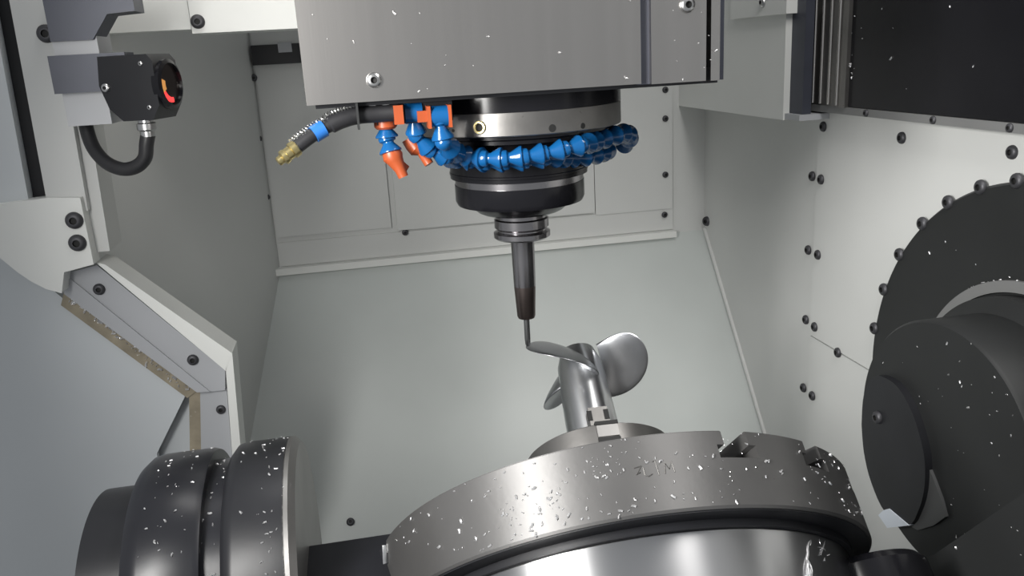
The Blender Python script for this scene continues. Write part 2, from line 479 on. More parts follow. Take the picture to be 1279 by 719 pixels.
# housing: D-shaped side outline extruded, turned so its window faces right-front
hc = at(175, 109, 1, 0.15)
ax_w = Vector((0.955, -0.295, 0)).normalized()         # window direction
ax_s = Vector((0.295, 0.955, 0)).normalized()          # sideways
def hp(a, s, z): return hc + ax_w * a + ax_s * s + Vector((0, 0, z))
bm = B()
outl = [(-0.030, 0.036), (0.028, 0.036), (0.034, 0.028), (0.034, -0.020), (0.024, -0.036), (-0.012, -0.036), (-0.026, -0.022), (-0.034, 0.004)]
prism(bm, [hp(a, -0.026, z) for a, z in outl], ax_s * 0.052)
hs = obj('housing', bm, 'black', se, bevel=0.006)
wc = hp(0.034, 0.0, 0.002)
bm = B(); lathe(bm, [(0.0, -0.004), (0.028, -0.004), (0.028, 0.004), (0.0235, 0.006), (0.0225, 0.001), (0, 0.001)], wc, ax_w, 40)
obj('window_ring', bm, 'black_gloss', se)
bm = B(); lathe(bm, [(0, 0), (0.0228, 0), (0.0222, 0.0022), (0, 0.0022)], wc, ax_w, 40)
wd_ = obj('window', bm, 'lens', se)
def arcplate(bm, r0, r1, a0, a1, org, ax, h0, h1, n=14, u=None, v=None):
    if u is None: u, v, _ = frame(ax)
    ax = Vector(ax).normalized()
    pts = []
    for i in range(n + 1):
        a = a0 + (a1 - a0) * i / n
        pts.append((u * cos(a) + v * sin(a)))
    f = []
    for h in (h0, h1):
        f.append([[bm.verts.new(Vector(org) + ax * h + p * r) for p in pts] for r in (r0, r1)])
    for i in range(n):
        bm.faces.new((f[0][0][i], f[0][0][i + 1], f[0][1][i + 1], f[0][1][i]))
        bm.faces.new((f[1][0][i], f[1][1][i], f[1][1][i + 1], f[1][0][i + 1]))
        bm.faces.new((f[0][0][i], f[1][0][i], f[1][0][i + 1], f[0][0][i + 1]))
        bm.faces.new((f[0][1][i], f[0][1][i + 1], f[1][1][i + 1], f[1][1][i]))
    for i in (0, n):
        bm.faces.new((f[0][0][i], f[0][1][i], f[1][1][i], f[1][0][i]))
    return bm
uz = Vector((0, 0, 1)); us = -ax_s
bm = B(); arcplate(bm, 0.011, 0.0205, radians(70), radians(118), wc, ax_w, 0.0018, 0.0034, 10, uz, us)
obj('amber_lamp', bm, 'led', se)
bm = B(); arcplate(bm, 0.015, 0.0205, radians(120), radians(188), wc, ax_w, 0.0018, 0.0036, 12, uz, us)
obj('red_lamp', bm, 'led_red', se)
for a, z in ((0.020, 0.026), (0.022, -0.022)):
    bolt(se, hp(a, -0.026, z), -ax_s, 0.0028, BOLTB)
bolt(se, hp(-0.026, -0.0262, 0.002), -ax_s, 0.005, BOLTB)
# bracket towards the post
bm = B(); box(bm, -0.505, hc.x - 0.012, 0.155, 0.20, hc.z - 0.002, hc.z + 0.040)
obj('bracket', bm, 'bluegrey', se, bevel=0.003)
bm = B(); box(bm, -0.500, -0.452, 0.165, 0.225, 1.090, 1.245)
obj('bracket_plate', bm, 'paint_grey', se, bevel=0.003)
bm = B(); prism(bm, [(-0.50, .16, 1.245), (-0.50, .16, 1.185), (-0.455, .16, 1.185), (-0.435, .16, 1.212), (-0.405, .16, 1.214), (-0.405, .16, 1.245)], (0, 0.05, 0))
obj('bracket_arm', bm, 'bluegrey', se, bevel=0.002)
# connector and cable
k0 = hp(0.0, 0, -0.034)
bm = B(); lathe(bm, [(0, 0), (0.009, 0), (0.009, -0.006), (0.011, -0.007), (0.011, -0.014), (0.0085, -0.016), (0.0085, -0.022), (0, -0.022)], k0, (0, 0, 1), 20)
obj('connector', bm, 'bolt_bright', se)
pth = [k0 + Vector((0, 0, -0.020)), at(183, 180, 1, .15), at(181, 197, 1, .152), at(170, 208, 1, .156), at(153, 211, 1, .162), at(133, 203, 1, .172), at(117, 185, 1, .185), at(108, 160, 1, .195), at(104, 132, 1, .20), at(103, 110, 1, .205)]
bm = B(); tube(bm, smoothpath(pth, 6), 0.0082, 14)
obj('cable', bm, 'rubber', se)

# ================================================================== SPINDLE HEAD
HY = -0.14; HZ = 1.1105
hd = thing('milling_head', 'big brushed stainless spindle head cover above the black spindle nose', 'machine head', (0, 0.05, HZ))
bm = B(); box(bm, -0.212, 0.094, HY, 0.33, HZ, 1.70)
fc = obj('front_cover', bm, 'stainless', hd, bevel=0.006)
bm = B(); box(bm, 0.093, 0.105, HY + 0.006, 0.33, HZ - 0.001, 1.70)
obj('cover_joint', bm, 'bluegrey', hd)
bm = B(); box(bm, 0.104, 0.158, HY, 0.33, HZ - 0.001, 1.70)
obj('side_cover', bm, 'stainless', hd, bevel=0.002)
bm = B(); box(bm, 0.158, 0.166, HY + 0.02, 0.30, HZ - 0.001, 1.70)
obj('rail_groove', bm, 'black', hd)
for x0, x1, mt_ in ((0.1645, 0.1735, 'stainless'), (0.1735, 0.181, 'bluegrey')):
    bm = B(); box(bm, x0, x1, HY + (0.004 if mt_ == 'stainless' else 0.012), 0.30, HZ - 0.0015, 1.70)
    obj('rail', bm, mt_, hd, bevel=0.001)
bm = B(); box(bm, -0.205, 0.175, HY + 0.012, 0.31, HZ - 0.004, HZ + 0.01)
obj('underside', bm, 'black', hd)
bolt(hd, at(467, 100, 1, HY), (0, -1, 0), 0.0068, BOLTB)
bolt(hd, at(858, 6, 1, HY), (0, -1, 0), 0.0075, BOLTB)
pl_ = [(Vector((random.uniform(-0.2, 0.155), HY, HZ + random.uniform(0.0, 0.1) ** 1.0)), (0, -1, 0)) for i in range(22)]
pl_ += [(Vector((random.uniform(0.11, 0.18), HY, HZ + random.uniform(0.0, 0.09))), (0, -1, 0)) for i in range(8)]
chips('metal_chips', pl_, hd, 0.0028)

# spindle nose
sp = thing('spindle_nose', 'black stepped spindle nose with bright steel band under the head', 'spindle', (0, 0, 1.0))
Z = Vector((0, 0, 0))
bm = B(); lathe(bm, [(0, 1.118), (0.113, 1.118), (0.113, 1.0905), (0, 1.0905)], Z, (0, 0, 1), 96)
obj('upper_cap', bm, 'black_gloss', sp)
bm = B(); lathe(bm, [(0, 1.0908), (0.1120, 1.0908), (0.1128, 1.090), (0.1128, 1.0685), (0.1118, 1.0675), (0, 1.0675)], Z, (0, 0, 1), 96)
bd = obj('steel_band', bm, 'steel_dark', sp)
bm = B(); lathe(bm, [(0, 1.068), (0.105, 1.068), (0.105, 1.064), (0.099, 1.062), (0.099, 1.0585), (0.084, 1.056), (0.080, 1.045), (0.0755, 1.043), (0.0755, 1.0235), (0.0762, 1.0228), (0.0762, 1.0205), (0.0755, 1.020), (0.0755, 1.0165), (0.0715, 1.0155), (0, 1.0155)], Z, (0, 0, 1), 96)
obj('neck', bm, 'black_gloss', sp)
bm = B(); lathe(bm, [(0, 1.0160), (0.0708, 1.0160), (0.0708, 1.0085), (0, 1.0085)], Z, (0, 0, 1), 96)
obj('bright_ring', bm, 'holder', sp)
bm = B(); lathe(bm, [(0, 1.0088), (0.0715, 1.0088), (0.0715, 0.991), (0.0695, 0.9865), (0.056, 0.9845), (0.048, 0.977), (0.043, 0.9745), (0, 0.9745)], Z, (0, 0, 1), 96)
obj('nose_cover', bm, 'black_gloss', sp)
def onring(px, py, r):
    d = RIGHT * (px - 639.5) + DOWN * (py - 359.5) + FWD * FPX
    A_ = d.x ** 2 + d.y ** 2; B_ = 2 * (d.x * CAM.x + d.y * CAM.y); C_ = CAM.x ** 2 + CAM.y ** 2 - r * r
    t = (-B_ - sqrt(B_ * B_ - 4 * A_ * C_)) / 2 / A_
    p = CAM + d * t
    return p, Vector((p.x, p.y, 0)).normalized()
p, nr = onring(599, 159, 0.1128)
bm = B(); lathe(bm, [(0.0035, -0.003), (0.0035, 0.0012), (0.0042, 0.002), (0.0058, 0.002), (0.0064, 0.001), (0.0064, -0.001)], p, nr, 24)
obj('brass_bush', bm, 'brass', sp)
bm = B(); lathe(bm, [(0, 0.0004), (0.0036, 0.0004), (0.0036, -0.002), (0, -0.002)], p, nr, 20)
obj('hole', bm, 'socket', sp)
for x, y, r in ((690, 160, 0.0037), (728, 157, 0.0028), (566, 163, 0.0016)):
    p, nr = onring(x, y, 0.1128)
    bm = B(); lathe(bm, [(0, 0.0003), (r, 0.0003), (r * 1.1, -0.001), (0, -0.001)], p, nr, 20)
    obj('hole', bm, 'socket', sp)

# tool holder + cutter
th = thing('tool_holder', 'slim tapered shrink-fit steel tool holder with grooved flange in spindle', 'tool holder', (0, 0, 0.849))
bm = B(); lathe(bm, [(0, 0.990), (0.0285, 0.990), (0.0285, 0.968), (0.0305, 0.9665), (0.0305, 0.9575), (0.0275, 0.9550), (0.0275, 0.9535), (0.0318, 0.9515), (0.0318, 0.9465), (0.0295, 0.9445), (0, 0.9445)], Z, (0, 0, 1), 72)
obj('flange', bm, 'holder', th)
bm = B(); lathe(bm, [(0, 0.946), (0.0145, 0.946), (0.0132, 0.938), (0.0130, 0.92), (0.0126, 0.895), (0.0124, 0.888), (0, 0.888)], Z, (0, 0, 1), 48)
obj('shank', bm, 'holder', th)
bm = B(); lathe(bm, [(0, 0.8882), (0.0124, 0.8882), (0.0105, 0.852), (0.0095, 0.8495), (0, 0.8495)], Z, (0, 0, 1), 48)
obj('heated_tip', bm, 'holder_burnt', th)
bm = B(); lathe(bm, [(0, 0.86), (0.0034, 0.86), (0.0034, 0.824), (0.0030, 0.817), (0.0018, 0.8146), (0, 0.8138)], Z, (0, 0, 1), 20)
tag(obj('end_mill', bm, 'carbide'), 'thin ball-nose end mill touching the propeller blade', 'cutting tool')

# ================================================================== COOLANT HOSES
def segment_mesh():
    """one ball-and-socket hose joint along +Z, length 1"""
    bm = B()
    lathe(bm, [(0, -0.42), (0.26, -0.42), (0.42, -0.30), (0.50, -0.10), (0.47, 0.10), (0.33, 0.20), (0.33, 0.28), (0.64, 0.74), (0.64, 0.84), (0.54, 0.88), (0.0, 0.88)], (0, 0, 0), (0, 0, 1), 24)
    finish(bm)
    me = bpy.data.meshes.new('segment'); bm.to_mesh(me); bm.free(); me.materials.append(M['blue'])
    return me
SEG = segment_mesh()
def hose_segments(root, pts, step=0.0185, rad=0.0185, flip=False):
    P = smoothpath(pts, 14)
    if flip: P = P[::-1]
    tot = sum((b - a).length for a, b in zip(P[:-1], P[1:]))
    n = max(2, round(tot / step)); stp = tot / n
    d = 0.0; marks = [P[0]]
    for a, b in zip(P[:-1], P[1:]):
        l = (b - a).length
        while d + l >= stp * len(marks) and len(marks) < n:
            marks.append(a.lerp(b, (stp * len(marks) - d) / l))
        d += l
    marks.append(P[-1])
    for a, b in zip(marks[:-1], marks[1:]):
        o = bpy.data.objects.new('segment', SEG); COL.objects.link(o)
        q = (b - a).to_track_quat('Z', 'Y')
        S = Matrix.Diagonal((rad, rad, (b - a).length, 1))
        o.parent = root; o.matrix_parent_inverse = MW[root].inverted()
        o.matrix_basis = Matrix.Translation(a) @ q.to_matrix().to_4x4() @ S
    return marks
def onhoop(px, py, r):
    try:
        return onring(px, py, r)[0]
    except ValueError:
        return None

# manifold
mf = thing('coolant_manifold', 'black coolant manifold block with bracket under the left of the head', 'manifold', at(500, 150, 1, -0.10))
a = at(474, 128, 1, -0.118); b_ = at(566, 150, 1, -0.118)
bm = B(); box(bm, a.x - 0.004, b_.x, -0.118, -0.075, b_.z, HZ + 0.002)
obj('block', bm, 'black', mf, bevel=0.003)
a = at(443, 122, 1, -0.138); b_ = at(450, 162, 1, -0.138)
bm = B(); box(bm, a.x, b_.x, -0.138, -0.09, b_.z, HZ + 0.004)
obj('bracket', bm, 'black_matt', mf, bevel=0.001)
a = at(450, 122, 1, -0.12); b_ = at(480, 128, 1, -0.12)
bm = B(); box(bm, a.x - 0.003, b_.x + 0.01, -0.12, -0.08, b_.z, HZ + 0.002)
obj('bracket_arm', bm, 'black_matt', mf, bevel=0.001)
for x, y, mt_ in ((465, 131, 'bolt_bright'), (482, 132, 'bolt_bright')):
    p = at(x, y, 1, -0.125)
    bm = B(); cyl(bm, p, p + Vector((0, 0.02, 0)), 0.004, 12, 0.001)
    obj('fitting', bm, mt_, mf)
a = at(491, 132, 1, -0.132); b_ = at(505, 155, 1, -0.132)
bm = B(); box(bm, a.x, b_.x, -0.132, -0.11, b_.z, a.z)
obj('orange_plug', bm, 'orange', mf, bevel=0.002)

def valve(root, c, w_, r, mtv='orange'):
    bm = B(); lathe(bm, [(0, -w_), (r, -w_), (r, w_), (0, w_)], c, (1, 0, 0), 24)
    obj('valve_body', bm, 'blue', root)
    for s_ in (-1, 1):
        bm = B()
        x0 = c.x + s_ * w_
        box(bm, min(x0, x0 + s_ * 0.003), max(x0, x0 + s_ * 0.003), c.y - r * 1.05, c.y + r * 1.05, c.z - r * 1.05, c.z + r * 1.05)
        obj('valve_handle', bm, 'orange', root, bevel=0.0008)
# hose A: front hoop around the neck
hA = thing('coolant_hose', 'upper blue jointed hose looping around the front of the spindle neck', 'hose', at(548, 160, 1, -0.13), group='blue jointed coolant hoses')
cA = at(548, 145, 1, -0.125)
valve(hA, cA, 0.008, 0.0095)
ptsA = [at(549, 152, 1, -0.125), at(549, 168, 1, -0.124), at(560, 184, 1, -0.122)]
for x, y in ((575, 193), (595, 197), (618, 198), (642, 197), (665, 194), (688, 190), (710, 185), (728, 181)):
    ptsA.append(onhoop(x, y, 0.112 if x < 700 else 0.116))
ptsA += [at(748, 175, 1, -0.070), at(766, 170, 1, -0.058), at(781, 166, 1, -0.035), at(787, 172, 1, -0.008), at(778, 182, 1, 0.015)]
hose_segments(hA, ptsA, 0.0195, 0.0165)
# hose B: lower hoop
hB = thing('coolant_hose', 'lower blue jointed hose partly hidden beneath the upper hose loop', 'hose', at(520, 170, 1, -0.12), group='blue jointed coolant hoses')
ptsB = [at(516, 145, 1, -0.112), at(517, 160, 1, -0.110), at(524, 176, 1, -0.108), at(538, 188, 1, -0.106), at(556, 196, 1, -0.104)]
for x, y in ((575, 199), (600, 203), (630, 203), (660, 201), (690, 197)):
    ptsB.append(onhoop(x, y, 0.094))
ptsB += [at(712, 198, 1, -0.060), at(735, 196, 1, -0.045), at(752, 192, 1, -0.025), at(760, 188, 1, 0.0)]
hose_segments(hB, ptsB, 0.0195, 0.0155)
cB = at(516, 140, 1, -0.112)
bm = B(); lathe(bm, [(0, -0.008), (0.0105, -0.008), (0.0105, 0.008), (0, 0.008)], cB, (1, 0, 0), 24)
obj('valve_body', bm, 'blue', hB)
a = at(521, 139, 1, -0.128); b_ = at(536, 152, 1, -0.128)
bm = B(); box(bm, a.x, b_.x, -0.128, -0.108, b_.z, a.z)
obj('valve_handle', bm, 'orange', hB, bevel=0.001)
# hose C: short hose with slim orange nozzle, behind B
hC = thing('coolant_nozzle', 'short orange nozzle poking out behind the blue hose bends', 'nozzle', at(527, 190, 1, -0.09))
t0 = at(517, 181, 1, -0.095); t1 = at(527, 190, 1, -0.098); t2 = at(536, 205, 1, -0.102)
bm = B(); tube(bm, [at(512, 172, 1, -0.094), t0, at(521, 186, 1, -0.097), t1, t2], [0.0085, 0.0085, 0.0082, 0.0050, 0.0045], 18)
obj('tip', bm, 'orange', hC)
# hose D: short drop with twin orange tip
hD = thing('coolant_hose', 'short blue hose with twin orange nozzle hanging left of spindle', 'hose', at(487, 180, 1, -0.11), group='blue jointed coolant hoses')
bm = B(); lathe(bm, [(0, 0), (0.0105, 0), (0.0105, -0.006), (0.0085, -0.008), (0, -0.008)], at(481, 150, 1, -0.11), (0, 0, 1), 20)
obj('collar', bm, 'orange', hD)
hose_segments(hD, [at(481, 155, 1, -0.11), at(482, 168, 1, -0.11), at(486, 182, 1, -0.112), at(489, 193, 1, -0.114)], 0.0155, 0.0165)
nz = [at(488, 189, 1, -0.113), at(491, 196, 1, -0.114), at(494, 201, 1, -0.115), at(500, 212, 1, -0.117), at(504, 221, 1, -0.118)]
bm = B(); tube(bm, nz, [0.0085, 0.0098, 0.0078, 0.0052, 0.0048], 18)
obj('nozzle', bm, 'orange', hD)
bm = B(); tube(bm, [at(494, 200, 1, -0.108), at(501, 207, 1, -0.106), at(508, 212, 1, -0.106)], [0.006, 0.0048, 0.0042], 14)
obj('nozzle_branch', bm, 'orange', hD)

# air hose with brass tip
aH = thing('air_hose', 'black hose with spring wire, blue tape and brass tip', 'hose', at(480, 142, 1, -0.12))
pa = [at(x, y, 1, yy) for x, y, yy in ((498, 140, -0.122), (470, 142, -0.122), (446, 144, -0.124), (425, 150, -0.127), (405, 160, -0.130), (386, 172, -0.134), (368, 186, -0.138))]
SP_ = smoothpath(pa, 10)
nn_ = len(SP_)
bm = B(); tube(bm, SP_, [0.0080 if i < nn_ * 0.60 else 0.0062 for i in range(nn_)], 16)
obj('hose', bm, 'rubber', aH)
# spring wire helix along the outer third
hx = []
u_ = Vector((0, 0, 1))
i0 = int(nn_ * 0.34)
for i in range(i0, nn_ - 1):
    for k in range(10):
        t = k / 10; p = SP_[i].lerp(SP_[i + 1], t); tn = (SP_[i + 1] - SP_[i]).normalized()
        s1 = Vector((0, -1, 0)); s1 = (s1 - tn * s1.dot(tn)).normalized(); s2 = tn.cross(s1)
        if s2.z < 0: s2 = -s2
        ang = (i + t) * 2 * pi * 0.62
        hx.append(p + s2 * (0.0086 if i < nn_ * 0.60 else 0.0074) + (s1 * cos(ang) + s2 * sin(ang)) * 0.0023)
bm = B(); tube(bm, hx, 0.00055, 5)
obj('spring_wire', bm, 'wire', aH)
ti = [SP_[i] for i in range(int(nn_ * 0.66), int(nn_ * 0.80))]
bm = B(); tube(bm, ti, 0.0079, 16)
obj('tape', bm, 'bluetape', aH)
d_ = (SP_[-1] - SP_[-4]).normalized()
bm = B(); lathe(bm, [(0, -0.003), (0.0066, -0.003), (0.0076, -0.002), (0.0076, 0.003), (0.0060, 0.004), (0.0060, 0.009), (0.0068, 0.0095), (0.0068, 0.013), (0.0042, 0.0145), (0.0042, 0.018), (0.003, 0.019), (0, 0.019)], SP_[-1], d_, 18)
obj('brass_tip', bm, 'brass', aH)

# ================================================================== ROTARY TABLE + TRUNNION
nT = Vector((0.05059294, 0.77505257, 0.62986814)); uT = Vector((0.99871936, -0.03926247, -0.03190774)); vT = Vector((0.0, 0.63067581, -0.77604641))
T0 = Vector((0.059, -0.133, 0.635))
MT = Matrix.Identity(4)
for i in range(3):
    MT[i][0] = uT[i]; MT[i][1] = vT[i]; MT[i][2] = nT[i]; MT[i][3] = T0[i]
def tl(u, v, n): return T0 + uT * u + vT * v + nT * n

tb = thing('rotary_table', 'large round steel rotary table with T-slots tilted away', 'table', mw=MT)
RT = 0.25; HT = 0.069
bm = B(); lathe(bm, [(0, 0), (RT - 0.0015, 0), (RT, -0.0015), (RT, -HT + 0.002), (RT - 0.002, -HT), (0, -HT)], Z, (0, 0, 1), 180)
plat = obj('platter', bm, 'rim_steel', tb, local=True)
# T-slot cutters
cb = B()
for ang in (-75.6, -53.5, -29.0, -169.5, 15, 40, 65, 90, 115, 140, 165):
    a_ = radians(ang); d1 = Vector((cos(a_), sin(a_), 0)); d2 = Vector((-sin(a_), cos(a_), 0))
    for hw, z0, z1 in ((0.0125, -0.0136, 0.01), (0.0195, -0.0255, -0.0135)):
        pts = []
        prism(cb, [d1 * 0.17 + d2 * -hw + Vector((0, 0, z0)), d1 * 0.30 + d2 * -hw + Vector((0, 0, z0)), d1 * 0.30 + d2 * hw + Vector((0, 0, z0)), d1 * 0.17 + d2 * hw + Vector((0, 0, z0))], (0, 0, z1 - z0))
bmesh.ops.recalc_face_normals(cb, faces=cb.faces)
cme = bpy.data.meshes.new('slot_cutter'); cb.to_mesh(cme); cb.free()
co = bpy.data.objects.new('slot_cutter', cme); COL.objects.link(co); co.matrix_world = MT
md = plat.modifiers.new('slots', 'BOOLEAN'); md.operation = 'DIFFERENCE'; md.object = co; md.solver = 'EXACT'; md.use_self = True
bpy.context.view_layer.update()
dg = bpy.context.evaluated_depsgraph_get()
nm = bpy.data.meshes.new_from_object(plat.evaluated_get(dg))
plat.modifiers.clear(); plat.data = nm
b2 = bmesh.new(); b2.from_mesh(nm); finish(b2, 25); b2.to_mesh(nm); b2.free()
bpy.data.objects.remove(co)
if len(nm.materials) == 0: nm.materials.append(M['rim_steel'])

bm = B(); lathe(bm, [(0, -HT + 0.004), (0.2465, -HT + 0.004), (0.2465, -HT - 0.0012), (0.229, -HT - 0.0016), (0.229, -0.077), (0, -0.078)], Z, (0, 0, 1), 128)
obj('shaded_neck_ring', bm, 'black', tb, local=True)  # neck plus black ring over the platter underside, undercut shade as colour
bm = B(); lathe(bm, [(0, -0.075), (0.222, -0.075), (0.224, -0.078), (0.206, -0.30), (0, -0.30)], Z, (0, 0, 1), 128)
obj('polished_body', bm, 'chrome', tb, local=True)
# bright clamp in the slot on the left
a_ = radians(-169.5); d1 = Vector((cos(a_), sin(a_), 0)); d2 = Vector((-sin(a_), cos(a_), 0))
bm = B(); prism(bm, [d1 * 0.225 - d2 * 0.011 + Vector((0, 0, -0.0253)), d1 * 0.2535 - d2 * 0.011 + Vector((0, 0, -0.0253)), d1 * 0.2535 + d2 * 0.011 + Vector((0, 0, -0.0253)), d1 * 0.225 + d2 * 0.011 + Vector((0, 0, -0.0253))], (0, 0, 0.02))
obj('slot_plug', bm, 'alu', tb, local=True, bevel=0.001)
# stamped characters on the rim
def rim(angdeg, h, r=RT + 0.0001):
    a = radians(angdeg); return Vector((r * cos(a), r * sin(a), h))
bm = B()
strokes = [[(-97.6, -0.0285), (-96.2, -0.0275)], [(-96.2, -0.0275), (-97.4, -0.0345), (-96.6, -0.0330)],
           [(-95.9, -0.0290), (-95.9, -0.0355), (-95.2, -0.0372), (-94.4, -0.0355)],
           [(-93.9, -0.0250), (-93.4, -0.0245), (-93.2, -0.0370)],
           [(-92.0, -0.0365), (-91.6, -0.0275), (-91.0, -0.0330), (-90.3, -0.0265), (-90.1, -0.0360)]]
for st in strokes:
    tube(bm, [rim(a, h) for a, h in st], 0.00045, 6)
obj('stamped_mark', bm, 'mark', tb, local=True)
pl_ = []
for i in range(170):
    a = radians(random.uniform(-160, -35)); h = random.uniform(-0.066, -0.002)
    pl_.append((Vector((RT * cos(a), RT * sin(a), h)), (cos(a), sin(a), 0)))
for i in range(34):
    a = radians(random.gauss(-101, 4.5)); h = random.uniform(-0.03, -0.002)
    pl_.append((Vector((RT * cos(a), RT * sin(a), h)), (cos(a), sin(a), 0)))
for i in range(60):
    a = radians(random.gauss(-115, 8)); h = random.uniform(-0.066, -0.03)
    pl_.append((Vector((RT * cos(a), RT * sin(a), h)), (cos(a), sin(a), 0)))
for i in range(40):
    a = radians(random.uniform(-150, -40))
    pl_.append((Vector((0.2195 * cos(a), 0.2195 * sin(a), random.uniform(-0.16, -0.12))), (cos(a), sin(a), 0)))
chips('metal_chips', pl_, tb, 0.0027, local=True)

# fixture disc in the table centre, clamp, propeller
fx = thing('work_fixture', 'round dark steel fixture disc holding the propeller on the table', 'fixture', mw=Matrix.Translation(nT * 0.0) @ MT)
RX = 0.083; HX = 0.094
bm = B(); lathe(bm, [(0, -0.001), (RX, -0.001), (RX, HX - 0.0015), (RX - 0.002, HX), (0, HX)], Z, (0, 0, 1), 96)
fd = obj('fixture_disc', bm, 'steel_dark', fx, local=True)
# clamp jaw at the near side
a_ = radians(-93); d1 = Vector((cos(a_), sin(a_), 0)); d2 = Vector((-sin(a_), cos(a_), 0)); zz = Vector((0, 0, 1))
def jp(r, s, h): return d1 * r + d2 * s + zz * h
bm = B(); prism(bm, [jp(0.030, -0.0125, HX - 0.002), jp(RX + 0.001, -0.0125, HX - 0.002), jp(RX + 0.001, 0.0125, HX - 0.002), jp(0.030, 0.0125, HX - 0.002)], zz * 0.004)
obj('slot_key', bm, 'socket', fx, local=True)
bm = B(); prism(bm, [jp(0.031, -0.011, HX), jp(0.052, -0.011, HX), jp(0.052, 0.011, HX), jp(0.031, 0.011, HX)], zz * 0.035)
jw = obj('clamp_jaw', bm, 'steel_dark', fx, local=True, bevel=0.001)
for s_ in (-0.0105, 0.0085):
    bm = B(); prism(bm, [jp(0.0515, s_ - 0.0025, HX + 0.019), jp(0.0527, s_ - 0.0025, HX + 0.019), jp(0.0527, s_ + 0.0030, HX + 0.019), jp(0.0515, s_ + 0.0030, HX + 0.019)], zz * 0.012)
    obj('jaw_slot', bm, 'socket', jw, local=True)
bm = B(); prism(bm, [jp(RX - 0.012, -0.0115, HX - 0.016), jp(RX + 0.0012, -0.0115, HX - 0.016), jp(RX + 0.0012, 0.0115, HX - 0.016), jp(RX - 0.012, 0.0115, HX - 0.016)], zz * 0.013)
obj('bright_key', bm, 'steel', fx, local=True, bevel=0.001)
bm = B(); prism(bm, [jp(RX - 0.012, -0.0120, HX - 0.026), jp(RX + 0.0010, -0.0120, HX - 0.026), jp(RX + 0.0010, 0.0120, HX - 0.026), jp(RX - 0.012, 0.0120, HX - 0.026)], zz * 0.009)
obj('key_gap', bm, 'socket', fx, local=True)

S0 = 0.205
pr = thing('propeller', 'shiny three-bladed metal boat propeller standing on the tilted table', 'propeller', mw=MT @ Matrix.Translation((0, 0, HX)))
RH = 0.0290
bm = B(); lathe(bm, [(0, -0.001), (RH + 0.002, -0.001), (RH + 0.0015, 0.05), (RH, 0.10), (RH - 0.0012, 0.118), (RH - 0.006, 0.133), (0.021, 0.139), (0.016, 0.140), (0.016, 0.128), (0, 0.128)], Z, (0, 0, 1), 72)
obj('hub', bm, 'alu', pr, local=True)
def blade(az, s0):
    NR, NC = 26, 24
    r0, r1 = 0.0265, 0.084
    def mid(q, c):
        r = r0 + (r1 - r0) * q
        beta = radians(47 - 5 * q)
        L = 0.0415 * sqrt(max(1 - q ** 3.2, 0.0)) * (0.80 + 0.62 * q - 0.38 * q * q)
        a = az + c * L * cos(beta) / r + radians(-38) * q
        h = s0 - c * L * sin(beta)
        return Vector((r * cos(a), r * sin(a), h))
    bm = B(); top = []; bot = []
    for i in range(NR + 1):
        q = 1 - (1 - i / NR) ** 1.6
        q = min(q, 0.9995)
        rt, rb = [], []
        for j in range(NC + 1):
            c = -cos(pi * j / NC)
            p = mid(q, c)
            e = 1e-3
            du = mid(min(q + e, .9999), c) - mid(max(q - e, 0), c); dc = mid(q, c + e) - mid(q, c - e)
            nn = du.cross(dc)
            nn = nn.normalized() if nn.length > 1e-12 else Vector((0, 0, 1))
            t = (0.0042 * (1 - q) + 0.0011 + 0.004 * max(0, 0.25 - q)) * sqrt(max(1 - c * c, 0.0)) * (1 if q < .9 else sqrt(max((1 - q) / .1, 0.02)))
            rt.append(bm.verts.new(p + nn * t)); rb.append(bm.verts.new(p - nn * t))
        top.append(rt); bot.append(rb)
    for S in (top, bot):
        for i in range(NR):
            for j in range(NC):
                bm.faces.new((S[i][j], S[i][j + 1], S[i + 1][j + 1], S[i + 1][j]))
    for i in range(NR):
        for j in (0, NC):
            bm.faces.new((top[i][j], top[i + 1][j], bot[i + 1][j], bot[i][j]))
    for i in (0, NR):
        for j in range(NC):
            bm.faces.new((top[i][j], top[i][j + 1], bot[i][j + 1], bot[i][j]))
    bmesh.ops.remove_doubles(bm, verts=bm.verts, dist=1e-6)
    return obj('blade', bm, 'alu_blade', pr, local=True, ang=60)
for k in range(3):
    blade(radians(255 + 120 * k), 0.115)

# cradle (trunnion body) under the table
cr = thing('trunnion_cradle', 'dark cradle arms carrying the rotary table between both bearings', 'cradle', mw=MT)
bm = B(); prism(bm, [(0.312, -0.34, -0.075), (0.312, 0.16, -0.075), (0.312, 0.16, -0.33), (0.312, -0.34, -0.33)], (0.12, 0, 0))
obj('arm', bm, 'black_matt', cr, local=True, bevel=0.010)
q_ = at(437, 674, 1, -0.125)
bm = B(); box(bm, -0.268, -0.178, -0.25, -0.125, 0.42, q_.z)
obj('cross_block', bm, 'black_worn', cr, bevel=0.003)
bm = B(); prism(bm, [(-0.325, -0.155, -0.070), (-0.325, 0.12, -0.070), (-0.325, 0.12, -0.32), (-0.325, -0.155, -0.32)], (0.09, 0, 0))
obj('arm', bm, 'black_worn', cr, local=True, bevel=0.004)
bm = B(); lathe(bm, [(0, -0.085), (0.050, -0.085), (0.056, -0.092), (0.056, -0.26), (0, -0.26)], (0.222, -0.085, 0), (0, 0, 1), 48)
obj('motor_housing', bm, 'black_gloss', cr, local=True)
pl_ = [(Vector((random.uniform(0.315, 0.425), random.uniform(-0.33, 0.1), -0.075)), (0, 0, 1)) for i in range(14)]
pl_ += [(Vector((0.312, random.uniform(-0.33, 0.05), random.uniform(-0.30, -0.08))), (-1, 0, 0)) for i in range(60)]
pl_ += [(Vector((-0.325 + random.uniform(0.005, 0.085), -0.155, random.uniform(-0.17, -0.075))), (0, -1, 0)) for i in range(12)]
chips('metal_chips', pl_, cr, 0.0028, local=True)

PY, PZ = -0.110, 0.666
